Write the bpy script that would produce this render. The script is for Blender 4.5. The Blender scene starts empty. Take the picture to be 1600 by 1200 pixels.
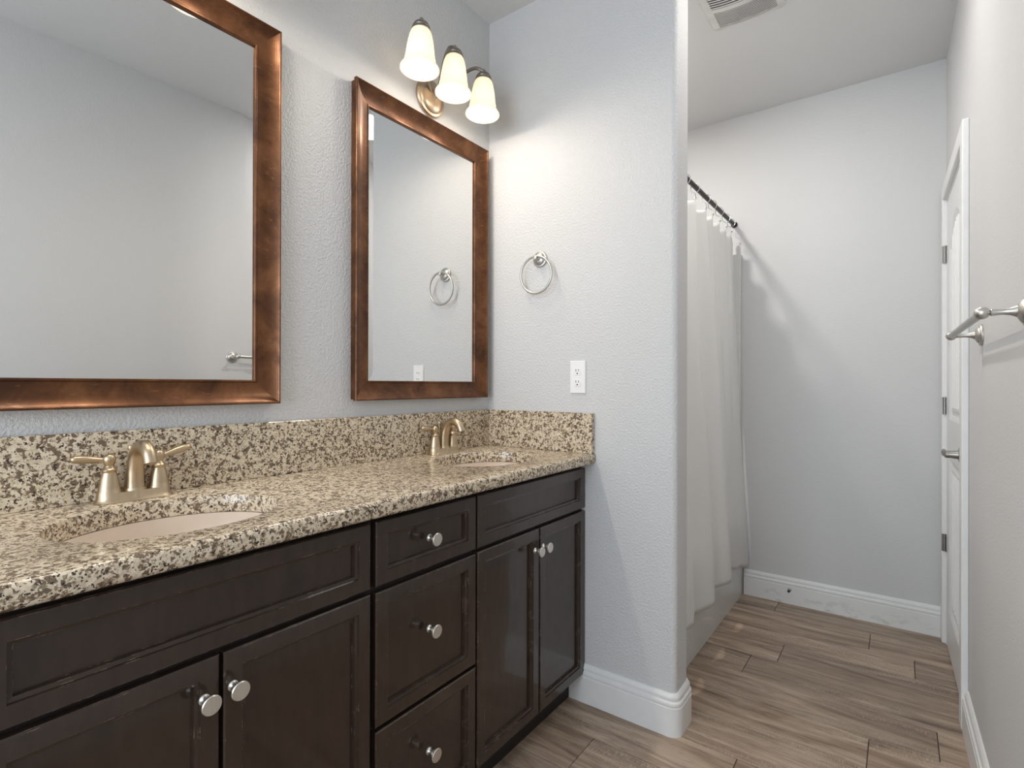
import bpy, bmesh, math, random
from mathutils import Vector, Matrix
random.seed(7)
S = bpy.context.scene
C = S.collection
PI = math.pi

# ------------------------------------------------------------------ camera, light, exposure
def cam_axes(yaw, pitch, roll):
    y, p, r = (math.radians(a) for a in (yaw, pitch, roll))
    f = Vector((-math.sin(y)*math.cos(p), math.cos(y)*math.cos(p), math.sin(p)))
    rt = Vector((math.cos(y), math.sin(y), 0))
    up = rt.cross(f)
    r2 = math.cos(r)*rt + math.sin(r)*up
    u2 = -math.sin(r)*rt + math.cos(r)*up
    return r2, u2, f
cr, cu, cf = cam_axes(36.2885, 0.078, 0.1591)
cam = bpy.data.objects.new('camera', bpy.data.cameras.new('camera'))
C.objects.link(cam)
cam.matrix_world = Matrix(((cr.x, cu.x, -cf.x, 1.316), (cr.y, cu.y, -cf.y, -1.6346), (cr.z, cu.z, -cf.z, 1.0957), (0, 0, 0, 1)))
cam.data.sensor_fit = 'HORIZONTAL'
cam.data.sensor_width = 36
cam.data.lens = 826.44/1600*36
cam.data.clip_start = 0.02
S.camera = cam

W_ = bpy.data.worlds.new('world'); S.world = W_
W_.use_nodes = True
W_.node_tree.nodes['Background'].inputs[0].default_value = (0.75, 0.86, 1.0, 1)
W_.node_tree.nodes['Background'].inputs[1].default_value = 1.0

def area_light(name, loc, target, sx, sy, power, color):
    l = bpy.data.lights.new(name, 'AREA'); l.shape = 'RECTANGLE'; l.size = sx; l.size_y = sy
    l.energy = power; l.color = color
    o = bpy.data.objects.new(name, l); C.objects.link(o); o.location = loc
    d = Vector(target) - Vector(loc)
    o.rotation_euler = d.to_track_quat('-Z', 'Y').to_euler()
    return o
def bulb_light(name, loc, power, color, radius, parent=None):
    l = bpy.data.lights.new(name, 'POINT'); l.energy = power; l.color = color; l.shadow_soft_size = radius
    l.use_nodes = True                      # softened quadratic falloff: no burnt-out spots beside the lamp
    nt = l.node_tree; fo = nt.nodes.new('ShaderNodeLightFalloff')
    fo.inputs['Strength'].default_value = 1.0; fo.inputs['Smooth'].default_value = 0.25
    nt.links.new(fo.outputs['Quadratic'], nt.nodes['Emission'].inputs['Strength'])
    o = bpy.data.objects.new(name, l); C.objects.link(o); o.location = loc
    if parent: o.parent = parent
    return o
# added bluish fill light, set at an unseen, made-up window behind the camera
area_light('daylight_fill', (0.75, -3.10, 1.45), (0.75, 0, 1.35), 1.25, 1.7, 32, (0.84, 0.925, 1.0))
# added fill light under the ceiling past the end of the short wall
el = area_light('entry_fill_light', (1.10, 0.20, 2.512), (1.10, 0.20, 0), 0.30, 0.30, 4.0, (1.0, 0.97, 0.93)); el.data.shape = 'DISK'
# recessed lamp in the ceiling over the bathtub
tl = area_light('tub_lamp', (0.275, 0.47, 2.514), (0.275, 0.47, 0), 0.12, 0.12, 11.5, (1.0, 0.96, 0.91)); tl.data.shape = 'DISK'
BULB_W, BULB_C = 4.6, (1.0, 0.885, 0.75)

vs = S.view_settings
S.display_settings.display_device = 'sRGB'
vs.view_transform = 'Standard'; vs.look = 'None'; vs.gamma = 1; vs.use_curve_mapping = False
vs.exposure = 0.13

# ------------------------------------------------------------------ materials
def new_mat(name):
    m = bpy.data.materials.new(name); m.use_nodes = True
    nt = m.node_tree
    return m, nt, nt.nodes['Principled BSDF']
def N(nt, kind, **kw):
    n = nt.nodes.new(kind)
    for k, v in kw.items():
        if k in n.inputs: n.inputs[k].default_value = v
        else: setattr(n, k, v)
    return n
def coords(nt, scale=(1, 1, 1)):
    t = nt.nodes.new('ShaderNodeTexCoord'); mp = nt.nodes.new('ShaderNodeMapping')
    mp.inputs['Scale'].default_value = scale
    nt.links.new(t.outputs['Object'], mp.inputs['Vector'])
    return mp.outputs['Vector']
def noise(nt, vec, scale, detail=3, rough=0.5, dist=0):
    n = nt.nodes.new('ShaderNodeTexNoise')
    n.inputs['Scale'].default_value = scale; n.inputs['Detail'].default_value = detail
    n.inputs['Roughness'].default_value = rough; n.inputs['Distortion'].default_value = dist
    nt.links.new(vec, n.inputs['Vector'])
    return n.outputs['Fac']
def ramp(nt, fac, stops, interp='LINEAR'):
    r = nt.nodes.new('ShaderNodeValToRGB'); r.color_ramp.interpolation = interp
    e = r.color_ramp.elements
    while len(e) < len(stops): e.new(0.5)
    for k, (p, c) in enumerate(stops):
        e[k].position = p; e[k].color = (*c, 1) if len(c) == 3 else c
    nt.links.new(fac, r.inputs['Fac'])
    return r.outputs['Color']
def math_node(nt, op, a, b=None, clamp=False):
    n = nt.nodes.new('ShaderNodeMath'); n.operation = op; n.use_clamp = clamp
    for i, v in enumerate((a, b)):
        if v is None: continue
        if isinstance(v, (int, float)): n.inputs[i].default_value = v
        else: nt.links.new(v, n.inputs[i])
    return n.outputs[0]
def mix(nt, fac, a, b, mode='MIX'):
    n = nt.nodes.new('ShaderNodeMix'); n.data_type = 'RGBA'; n.blend_type = mode
    for s, v in ((0, fac), (6, a), (7, b)):
        if isinstance(v, (int, float)): n.inputs[s].default_value = v
        elif isinstance(v, tuple): n.inputs[s].default_value = (*v, 1)
        else: nt.links.new(v, n.inputs[s])
    return n.outputs[2]
def bump(nt, bsdf, height, strength, dist=0.01):
    b = nt.nodes.new('ShaderNodeBump'); b.inputs['Strength'].default_value = strength; b.inputs['Distance'].default_value = dist
    nt.links.new(height, b.inputs['Height']); nt.links.new(b.outputs['Normal'], bsdf.inputs['Normal'])
def simple(name, color, rough=0.5, metal=0.0, coat=0.0, noise_amt=0.06, nscale=25):
    m, nt, b = new_mat(name)
    v = coords(nt)
    f = noise(nt, v, nscale, 3)
    lo = tuple(c*(1-noise_amt) for c in color); hi = tuple(min(1, c*(1+noise_amt)) for c in color)
    nt.links.new(ramp(nt, f, [(0.3, lo), (0.7, hi)]), b.inputs['Base Color'])
    b.inputs['Roughness'].default_value = rough; b.inputs['Metallic'].default_value = metal
    b.inputs['Coat Weight'].default_value = coat
    return m

def wall_paint(name, color, strength=0.35):
    m, nt, b = new_mat(name)
    v = coords(nt)
    big = noise(nt, v, 1.3, 2)
    nt.links.new(ramp(nt, big, [(0.3, tuple(c*0.97 for c in color)), (0.7, color)]), b.inputs['Base Color'])
    b.inputs['Roughness'].default_value = 0.55
    b.inputs['Specular IOR Level'].default_value = 0.35
    peel = noise(nt, v, 150, 3, 0.55)
    fine = noise(nt, v, 380, 2, 0.5)
    peel = ramp(nt, peel, [(0.35, (0, 0, 0)), (0.68, (1, 1, 1))])
    h = math_node(nt, 'ADD', peel, math_node(nt, 'MULTIPLY', fine, 0.35))
    bump(nt, b, h, strength, 0.003)
    return m
M = {}
M['wall'] = wall_paint('grey_wall_paint', (0.64, 0.64, 0.64), 0.42)
M['wall_smooth'] = wall_paint('grey_wall_paint_smoother', (0.64, 0.64, 0.64), 0.12)
M['ceiling'] = wall_paint('ceiling_paint', (0.70, 0.70, 0.695), 0.08)
M['trim'] = simple('white_trim_paint', (0.80, 0.80, 0.79), 0.35, noise_amt=0.02)

def dirty_trim():
    m, nt, b = new_mat('scuffed_white_trim_paint')
    v = coords(nt)
    tc = nt.nodes.new('ShaderNodeTexCoord'); sp = nt.nodes.new('ShaderNodeSeparateXYZ')
    nt.links.new(tc.outputs['Object'], sp.inputs[0])
    n1 = noise(nt, coords(nt, (1, 1, 2.2)), 14, 5, 0.65)
    low = ramp(nt, math_node(nt, 'MULTIPLY', sp.outputs['Z'], 10), [(0.0, (1, 1, 1)), (0.75, (0, 0, 0))])
    msk = math_node(nt, 'MULTIPLY', ramp(nt, n1, [(0.52, (0, 0, 0)), (0.72, (1, 1, 1))]), low, True)
    nt.links.new(mix(nt, msk, (0.80, 0.80, 0.79), (0.42, 0.40, 0.37)), b.inputs['Base Color'])
    b.inputs['Roughness'].default_value = 0.4
    return m
M['trim_dirty'] = dirty_trim()

def granite():
    m, nt, b = new_mat('speckled_granite')
    v = coords(nt)
    warp = nt.nodes.new('ShaderNodeTexNoise'); warp.inputs['Scale'].default_value = 60; warp.inputs['Detail'].default_value = 2
    nt.links.new(v, warp.inputs['Vector'])
    vm = nt.nodes.new('ShaderNodeVectorMath'); vm.operation = 'MULTIPLY_ADD'
    nt.links.new(warp.outputs['Color'], vm.inputs[0]); vm.inputs[1].default_value = (0.012,)*3
    nt.links.new(v, vm.inputs[2])
    def cells(scale):
        vo = nt.nodes.new('ShaderNodeTexVoronoi'); vo.inputs['Scale'].default_value = scale
        nt.links.new(vm.outputs[0], vo.inputs['Vector'])
        s = nt.nodes.new('ShaderNodeSeparateColor'); nt.links.new(vo.outputs['Color'], s.inputs[0])
        return s.outputs[0], s.outputs[1]
    r1, g1 = cells(230)
    r2, g2 = cells(340)
    n1 = noise(nt, v, 82, 4, 0.65)
    val = math_node(nt, 'ADD', math_node(nt, 'MULTIPLY', n1, 1.25), math_node(nt, 'MULTIPLY', r1, 0.32))
    cream = ramp(nt, g1, [(0.0, (0.57, 0.465, 0.335)), (0.5, (0.70, 0.59, 0.44)), (1.0, (0.76, 0.67, 0.53))])
    tan = mix(nt, ramp(nt, val, [(0.735, (1, 1, 1)), (0.75, (0, 0, 0))]), cream, (0.33, 0.25, 0.17))
    brown = mix(nt, ramp(nt, val, [(0.665, (1, 1, 1)), (0.68, (0, 0, 0))]), tan, (0.165, 0.118, 0.078))
    val2 = math_node(nt, 'ADD', math_node(nt, 'MULTIPLY', noise(nt, v, 105, 3, 0.6), 1.2), math_node(nt, 'MULTIPLY', r2, 0.35))
    dark = mix(nt, ramp(nt, val2, [(0.585, (1, 1, 1)), (0.60, (0, 0, 0))]), brown, (0.045, 0.032, 0.024))
    nt.links.new(dark, b.inputs['Base Color'])
    b.inputs['Roughness'].default_value = 0.16
    b.inputs['Specular IOR Level'].default_value = 0.5
    return m
M['granite'] = granite()

def espresso():
    m, nt, b = new_mat('worn_espresso_wood')
    v = coords(nt, (1, 1, 0.25))
    g = noise(nt, v, 60, 5, 0.6)
    base = ramp(nt, g, [(0.3, (0.027, 0.0155, 0.0100)), (0.7, (0.040, 0.0235, 0.0155))])
    bl = noise(nt, coords(nt), 9, 3, 0.6)
    base = mix(nt, ramp(nt, bl, [(0.60, (0, 0, 0)), (0.72, (1, 1, 1))]), base, (0.020, 0.0125, 0.0085))
    # chipped paint along the edges
    geo = nt.nodes.new('ShaderNodeNewGeometry'); bv = nt.nodes.new('ShaderNodeBevel')
    bv.inputs['Radius'].default_value = 0.0016; bv.samples = 4
    dp = nt.nodes.new('ShaderNodeVectorMath'); dp.operation = 'DOT_PRODUCT'
    nt.links.new(geo.outputs['True Normal'], dp.inputs[0]); nt.links.new(bv.outputs['Normal'], dp.inputs[1])
    edge = ramp(nt, dp.outputs['Value'], [(0.93, (1, 1, 1)), (0.985, (0, 0, 0))])
    ch = noise(nt, coords(nt), 34, 6, 0.7)
    chip = math_node(nt, 'MULTIPLY', edge, ramp(nt, ch, [(0.55, (0, 0, 0)), (0.62, (1, 1, 1))]), True)
    base = mix(nt, chip, base, (0.34, 0.27, 0.21))
    nt.links.new(base, b.inputs['Base Color'])
    b.inputs['Roughness'].default_value = 0.34
    b.inputs['Specular IOR Level'].default_value = 0.25
    b.inputs['Coat Weight'].default_value = 0.8; b.inputs['Coat Roughness'].default_value = 0.09
    return m
M['espresso'] = espresso()
M['carcass'] = simple('dark_cabinet_carcass', (0.012, 0.009, 0.008), 0.6)

def bronze_leaf():
    m, nt, b = new_mat('antique_bronze_leaf')
    v = coords(nt)
    p = noise(nt, v, 11, 5, 0.65, 0.4)
    f = noise(nt, coords(nt, (1, 0.25, 1)), 90, 4, 0.6)
    col = ramp(nt, p, [(0.32, (0.062, 0.023, 0.008)), (0.5, (0.125, 0.048, 0.017)), (0.7, (0.21, 0.090, 0.036))])
    col = mix(nt, ramp(nt, f, [(0.62, (0, 0, 0)), (0.75, (0.5, 0.5, 0.5))]), col, (0.34, 0.18, 0.09))
    nt.links.new(col, b.inputs['Base Color'])
    b.inputs['Metallic'].default_value = 0.65
    nt.links.new(ramp(nt, p, [(0.3, (0.44,)*3), (0.7, (0.30,)*3)]), b.inputs['Roughness'])
    b.inputs['Coat Weight'].default_value = 0.12; b.inputs['Coat Roughness'].default_value = 0.22
    bump(nt, b, f, 0.12, 0.001)
    return m
M['bronze'] = bronze_leaf()
M['bronze_dark'] = simple('dark_bronze_edge', (0.045, 0.018, 0.010), 0.45, 0.3)
M['mirror'] = simple('silvered_glass', (0.82, 0.825, 0.82), 0.0, 1.0, noise_amt=0.0)

def brushed(name, color, rough):
    m, nt, b = new_mat(name)
    f = noise(nt, coords(nt, (1, 1, 0.08)), 420, 3, 0.6)
    nt.links.new(ramp(nt, f, [(0.3, tuple(c*0.9 for c in color)), (0.7, color)]), b.inputs['Base Color'])
    b.inputs['Metallic'].default_value = 1.0
    nt.links.new(ramp(nt, f, [(0.3, (rough*0.85,)*3), (0.7, (rough*1.15,)*3)]), b.inputs['Roughness'])
    return m
M['nickel_warm'] = brushed('brushed_nickel_warm', (0.57, 0.455, 0.315), 0.36)
M['nickel'] = brushed('brushed_nickel', (0.60, 0.585, 0.55), 0.40)
M['satin_knob'] = brushed('satin_nickel_knob', (0.80, 0.77, 0.71), 0.36)
M['pewter'] = brushed('aged_pewter', (0.30, 0.27, 0.235), 0.38)
M['plate_tan'] = brushed('tan_bronze_plate', (0.55, 0.43, 0.32), 0.40)
M['chrome'] = simple('polished_chrome', (0.82, 0.82, 0.82), 0.10, 1.0, noise_amt=0.02)
M['steel_dull'] = simple('dull_hinge_steel', (0.34, 0.33, 0.31), 0.36, 1.0)
M['rod'] = simple('oil_rubbed_bronze', (0.022, 0.018, 0.016), 0.35, 0.6)
M['porcelain'] = simple('bisque_porcelain', (0.76, 0.64, 0.53), 0.12, coat=0.4, noise_amt=0.02)
M['tub'] = simple('white_tub_enamel', (0.66, 0.66, 0.65), 0.25, coat=0.3, noise_amt=0.02)
M['plastic'] = simple('white_plastic', (0.86, 0.86, 0.85), 0.35, noise_amt=0.01)
M['slot'] = simple('dark_slot', (0.03, 0.03, 0.03), 0.7)
M['vent_dark'] = simple('dusty_duct', (0.06, 0.05, 0.045), 0.9)
M['vent_white'] = simple('dusty_vent_plastic', (0.62, 0.61, 0.59), 0.5, noise_amt=0.08, nscale=18)

def frosted():
    m, nt, b = new_mat('lit_frosted_glass')
    b.inputs['Base Color'].default_value = (0.9, 0.84, 0.74, 1)
    b.inputs['Roughness'].default_value = 0.35
    tc = nt.nodes.new('ShaderNodeTexCoord'); sp = nt.nodes.new('ShaderNodeSeparateXYZ')
    nt.links.new(tc.outputs['Object'], sp.inputs[0])
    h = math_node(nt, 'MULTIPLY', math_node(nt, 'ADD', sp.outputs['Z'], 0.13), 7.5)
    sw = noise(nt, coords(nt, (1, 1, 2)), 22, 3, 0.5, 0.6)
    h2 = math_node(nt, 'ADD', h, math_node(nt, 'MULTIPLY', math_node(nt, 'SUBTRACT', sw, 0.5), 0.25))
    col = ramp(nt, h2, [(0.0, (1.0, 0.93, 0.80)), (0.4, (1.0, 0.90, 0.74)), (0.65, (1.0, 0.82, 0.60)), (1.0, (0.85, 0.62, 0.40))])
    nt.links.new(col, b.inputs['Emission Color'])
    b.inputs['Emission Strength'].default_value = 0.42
    tr = nt.nodes.new('ShaderNodeBsdfTranslucent'); tr.inputs['Color'].default_value = (0.95, 0.88, 0.76, 1)
    ms = nt.nodes.new('ShaderNodeMixShader'); ms.inputs[0].default_value = 0.30
    nt.links.new(b.outputs[0], ms.inputs[1]); nt.links.new(tr.outputs[0], ms.inputs[2])
    nt.links.new(ms.outputs[0], nt.nodes['Material Output'].inputs['Surface'])
    return m
M['frosted'] = frosted()
def bulb_mat():
    m, nt, b = new_mat('lit_bulb_glass')
    b.inputs['Base Color'].default_value = (0.9, 0.9, 0.88, 1)
    b.inputs['Emission Color'].default_value = (1.0, 0.90, 0.74, 1); b.inputs['Emission Strength'].default_value = 4.0
    return m
M['bulb'] = bulb_mat()

def cloth():
    m, nt, b = new_mat('white_curtain_cloth')
    v = coords(nt)
    b.inputs['Base Color'].default_value = (0.91, 0.908, 0.90, 1); b.inputs['Roughness'].default_value = 0.85
    wr = noise(nt, coords(nt, (1, 1, 0.6)), 16, 4, 0.6, 0.5)
    weave = noise(nt, v, 500, 2)
    h = math_node(nt, 'ADD', wr, math_node(nt, 'MULTIPLY', weave, 0.05))
    bump(nt, b, h, 0.25, 0.01)
    tr = nt.nodes.new('ShaderNodeBsdfTranslucent'); tr.inputs['Color'].default_value = (0.94, 0.935, 0.92, 1)
    ms = nt.nodes.new('ShaderNodeMixShader'); ms.inputs[0].default_value = 0.33
    nt.links.new(b.outputs[0], ms.inputs[1]); nt.links.new(tr.outputs[0], ms.inputs[2])
    nt.links.new(ms.outputs[0], nt.nodes['Material Output'].inputs['Surface'])
    return m
M['cloth'] = cloth()

def plank_mat():
    m, nt, b = new_mat('wood_look_tile')
    at = nt.nodes.new('ShaderNodeAttribute'); at.attribute_name = 'tile_tone'
    tc = nt.nodes.new('ShaderNodeTexCoord'); mp = nt.nodes.new('ShaderNodeMapping'); mp.inputs['Scale'].default_value = (0.10, 1, 1)
    cx = nt.nodes.new('ShaderNodeCombineXYZ')
    nt.links.new(math_node(nt, 'MULTIPLY', at.outputs['Fac'], 37.0), cx.inputs[2])
    nt.links.new(math_node(nt, 'MULTIPLY', at.outputs['Fac'], 91.0), cx.inputs[0])
    ad = nt.nodes.new('ShaderNodeVectorMath'); ad.operation = 'ADD'
    nt.links.new(tc.outputs['Object'], mp.inputs['Vector'])
    nt.links.new(mp.outputs[0], ad.inputs[0]); nt.links.new(cx.outputs[0], ad.inputs[1])
    v = ad.outputs[0]
    broad = noise(nt, v, 22, 5, 0.62, 0.9)
    fine = noise(nt, v, 120, 5, 0.65, 0.3)
    col = ramp(nt, broad, [(0.30, (0.135, 0.092, 0.066)), (0.46, (0.345, 0.252, 0.18)), (0.58, (0.44, 0.335, 0.25)), (0.74, (0.65, 0.515, 0.39))])
    col = mix(nt, ramp(nt, fine, [(0.52, (0, 0, 0)), (0.70, (0.7, 0.7, 0.7))]), col, (0.16, 0.115, 0.085))
    # worn saw marks across the grain
    mp2 = nt.nodes.new('ShaderNodeMapping'); mp2.inputs['Scale'].default_value = (6, 0.7, 1)
    nt.links.new(tc.outputs['Object'], mp2.inputs['Vector'])
    saw = noise(nt, mp2.outputs[0], 60, 3, 0.6)
    patch = noise(nt, v, 9, 3)
    sm = math_node(nt, 'MULTIPLY', ramp(nt, saw, [(0.52, (0, 0, 0)), (0.66, (0.55,)*3)]), ramp(nt, patch, [(0.5, (0, 0, 0)), (0.62, (1, 1, 1))]))
    col = mix(nt, sm, col, (0.62, 0.53, 0.44))
    tone = ramp(nt, at.outputs['Fac'], [(0.0, (0.86, 0.86, 0.87)), (1.0, (1.14, 1.12, 1.10))])
    col = mix(nt, 1.0, col, tone, 'MULTIPLY')
    nt.links.new(col, b.inputs['Base Color'])
    b.inputs['Roughness'].default_value = 0.42
    bump(nt, b, fine, 0.08, 0.002)
    return m
M['plank'] = plank_mat()
M['grout'] = simple('dark_grout', (0.075, 0.06, 0.05), 0.9)

# ------------------------------------------------------------------ mesh helpers
def obj(name, bm, mat, parent=None, smooth=False, loc=None):
    me = bpy.data.meshes.new(name)
    bmesh.ops.recalc_face_normals(bm, faces=bm.faces[:])
    bm.to_mesh(me); bm.free()
    mats = mat if isinstance(mat, (list, tuple)) else [mat]
    for k in mats: me.materials.append(k)
    if smooth:
        for p in me.polygons: p.use_smooth = True
        try: me.set_sharp_from_angle(angle=math.radians(38 if smooth is True else smooth))
        except Exception: pass
    o = bpy.data.objects.new(name, me); C.objects.link(o)
    if parent: o.parent = parent
    if loc: o.location = loc
    return o
def thing(name, label, cat, loc=(0, 0, 0), rz=0, group=None):
    o = bpy.data.objects.new(name, None); C.objects.link(o)
    o.empty_display_size = 0.05
    o.location = loc; o.rotation_euler = (0, 0, rz)
    return tag(o, label, cat, group)
def tag(o, label, cat, group=None):
    o['label'] = label; o['category'] = cat
    if group: o['group'] = group
    return o
def struct(o, label=None, cat=None):
    o['kind'] = 'structure'
    if label: o['label'] = label
    if cat: o['category'] = cat
    return o
def dup(root, loc, label, group=None, dz=0):
    r = root.copy(); C.objects.link(r); r.location = loc; r['label'] = label
    if group: r['group'] = group
    for ch in list(root.children):
        c = ch.copy(); C.objects.link(c); c.parent = r
        for g in list(ch.children):
            d = g.copy(); C.objects.link(d); d.parent = c
    return r
def box(bm, x0, x1, y0, y1, z0, z1, bev=0, seg=2):
    b2 = bmesh.new()
    vs_ = [b2.verts.new((x, y, z)) for z in (z0, z1) for (x, y) in ((x0, y0), (x1, y0), (x1, y1), (x0, y1))]
    for f in ((0, 3, 2, 1), (4, 5, 6, 7), (0, 1, 5, 4), (1, 2, 6, 5), (2, 3, 7, 6), (3, 0, 4, 7)):
        b2.faces.new([vs_[i] for i in f])
    if bev: bmesh.ops.bevel(b2, geom=b2.edges[:], offset=bev, segments=seg, affect='EDGES', profile=0.5)
    join(bm, b2)
def join(bm, b2, mtx=None):
    if mtx is not None: bmesh.ops.transform(b2, matrix=mtx, verts=b2.verts[:])
    mp = {v: bm.verts.new(v.co) for v in b2.verts}
    for f in b2.faces:
        try:
            nf = bm.faces.new([mp[v] for v in f.verts]); nf.material_index = f.material_index; nf.smooth = f.smooth
        except ValueError: pass
    b2.free()
def loft(bm, loops, close=True, cap0=True, cap1=True):
    rings = [[bm.verts.new(p) for p in lp] for lp in loops]
    n = len(rings[0])
    for a, b in zip(rings, rings[1:]):
        for i in range(n if close else n-1):
            j = (i+1) % n
            bm.faces.new((a[i], a[j], b[j], b[i]))
    if cap0: bm.faces.new(rings[0][::-1])
    if cap1: bm.faces.new(rings[-1])
    return rings
def lathe(bm, prof, seg=32, mtx=None, cap=True):
    """prof: (r, z) pairs, turned about local z"""
    b2 = bmesh.new()
    rings = []
    for r, z in prof:
        if r <= 1e-6: rings.append([b2.verts.new((0, 0, z))])
        else: rings.append([b2.verts.new((r*math.cos(2*PI*k/seg), r*math.sin(2*PI*k/seg), z)) for k in range(seg)])
    for a, b in zip(rings, rings[1:]):
        for i in range(seg):
            j = (i+1) % seg
            if len(a) == 1 and len(b) == 1: continue
            if len(a) == 1: b2.faces.new((a[0], b[j], b[i]))
            elif len(b) == 1: b2.faces.new((a[i], a[j], b[0]))
            else: b2.faces.new((a[i], a[j], b[j], b[i]))
    if cap:
        for rg in (rings[0], rings[-1]):
            if len(rg) > 1: b2.faces.new(rg)
    bmesh.ops.recalc_face_normals(b2, faces=b2.faces[:])
    join(bm, b2, mtx)
def frame_to(p, d):
    """matrix taking local z to direction d, origin at p"""
    q = Vector(d).normalized().to_track_quat('Z', 'Y')
    return Matrix.Translation(Vector(p)) @ q.to_matrix().to_4x4()
def spline(pts, n=8):
    P = [Vector(p) for p in pts]; out = []
    for i in range(len(P)-1):
        p0 = P[max(i-1, 0)]; p1 = P[i]; p2 = P[i+1]; p3 = P[min(i+2, len(P)-1)]
        for k in range(n):
            t = k/n
            out.append(0.5*((2*p1) + (p2-p0)*t + (2*p0-5*p1+4*p2-p3)*t*t + (3*p1-p0-3*p2+p3)*t**3))
    out.append(P[-1])
    return out
def tube(bm, pts, rads, seg=16, flat=(1, 1), closed=False, cap=True):
    P = [Vector(p) for p in pts]; n = len(P)
    if not isinstance(rads, (list, tuple)): rads = [rads]*n
    rings = []; up = None
    for i in range(n):
        if closed: d = P[(i+1) % n] - P[i-1]
        else: d = P[min(i+1, n-1)] - P[max(i-1, 0)]
        d.normalize()
        if up is None:
            up = Vector((0, 0, 1)) if abs(d.z) < 0.9 else Vector((1, 0, 0))
        s = d.cross(up).normalized(); up = s.cross(d).normalized()
        rings.append([bm.verts.new(P[i] + s*(rads[i]*flat[0]*math.cos(2*PI*k/seg)) + up*(rads[i]*flat[1]*math.sin(2*PI*k/seg))) for k in range(seg)])
    m = n if closed else n-1
    for i in range(m):
        a, b = rings[i], rings[(i+1) % n]
        for k in range(seg):
            l = (k+1) % seg
            bm.faces.new((a[k], a[l], b[l], b[k]))
    if cap and not closed:
        bm.faces.new(rings[0][::-1]); bm.faces.new(rings[-1])
def prism(bm, poly, z0, z1):
    loft(bm, [[(x, y, z0) for x, y in poly], [(x, y, z1) for x, y in poly]])
def arc(cx, cy, r, a0, a1, n):
    return [(cx + r*math.cos(math.radians(a0+(a1-a0)*k/n)), cy + r*math.sin(math.radians(a0+(a1-a0)*k/n))) for k in range(n+1)]

# ------------------------------------------------------------------ the room
H, D = 2.525, 1.345
XR = 1.503                      # right wall leans in a little towards the far end
RW_ROT = math.radians(90 + 1.117)
BACK = -3.0
def xr(y): return XR - 0.0195*y

# floor: wood-look plank tiles over a grout bed
def build_floor():
    bm = bmesh.new()
    tone = bm.faces.layers.float.new('tile_tone')
    f = bm.faces.new([bm.verts.new(p) for p in ((-0.05, BACK-0.1, -0.004), (1.75, BACK-0.1, -0.004), (1.75, D+0.08, -0.004), (-0.05, D+0.08, -0.004))])
    f.material_index = 1
    y0, pw, L, g = -0.158, 0.1685, 0.92, 0.0022
    joints = {-1: 0.551, 0: 0.9315, 1: 0.55, 2: 1.239, 3: 1.411, 4: 0.828, 5: 0.923, 6: 1.3625, 7: 1.2115, 8: 0.8225}
    for k in range(-18, 9):
        ya, yb = y0 + pw*k + g/2, y0 + pw*(k+1) - g/2
        if ya < BACK: continue
        yb = min(yb, D+0.03)
        j = joints.get(k, random.uniform(0, L))
        xs = sorted({round(max(-0.03, min(1.70, j + L*q)), 4) for q in range(-3, 4)} | {-0.03, 1.70})
        for a, b in zip(xs, xs[1:]):
            if b - a < 0.01: continue
            a2, b2 = a + g/2, b - g/2
            e = 0.0012
            lo = [bm.verts.new(p) for p in ((a2, ya, -0.004), (b2, ya, -0.004), (b2, yb, -0.004), (a2, yb, -0.004))]
            mi = [bm.verts.new(p) for p in ((a2, ya, -e), (b2, ya, -e), (b2, yb, -e), (a2, yb, -e))]
            hi = [bm.verts.new(p) for p in ((a2+e, ya+e, 0), (b2-e, ya+e, 0), (b2-e, yb-e, 0), (a2+e, yb-e, 0))]
            t = random.random()
            fs = []
            for u, w in ((lo, mi), (mi, hi)):
                for i in range(4): fs.append(bm.faces.new((u[i], u[(i+1) % 4], w[(i+1) % 4], w[i])))
            fs.append(bm.faces.new(hi))
            for q in fs: q[tone] = t
    return obj('floor', bm, [M['plank'], M['grout']])
struct(build_floor(), 'greige wood-look plank tile floor with thin dark joints', 'floor')

bm = bmesh.new(); box(bm, -0.12, 1.80, BACK-0.12, D+0.12, H, H+0.1)
struct(obj('ceiling', bm, M['ceiling']), 'plain pale ceiling', 'ceiling')
bm = bmesh.new(); box(bm, -0.12, 0, BACK-0.12, D+0.12, -0.05, H)
struct(obj('wall_left', bm, M['wall']), 'grey textured wall behind the mirrors', 'wall')
bm = bmesh.new(); box(bm, 0, 1.80, D, D+0.12, -0.05, H)
struct(obj('wall_far', bm, M['wall_smooth']), 'grey end wall beyond the shower curtain', 'wall')

# right wall, with the doorway cut in it (local x runs along the wall, y points into the room)
DU0, DU1, DZ = 0.632, 1.272, 1.888       # door opening
bm = bmesh.new()
box(bm, BACK-0.1, DU0, -0.12, 0, -0.05, H)
box(bm, DU1, D+0.1, -0.12, 0, -0.05, H)
box(bm, DU0, DU1, -0.12, 0, DZ, H)
wr = obj('wall_right', bm, M['wall_smooth'], loc=(XR, 0, 0)); wr.rotation_euler = (0, 0, RW_ROT)
struct(wr, 'grey textured wall with the towel bar', 'wall')

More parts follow.
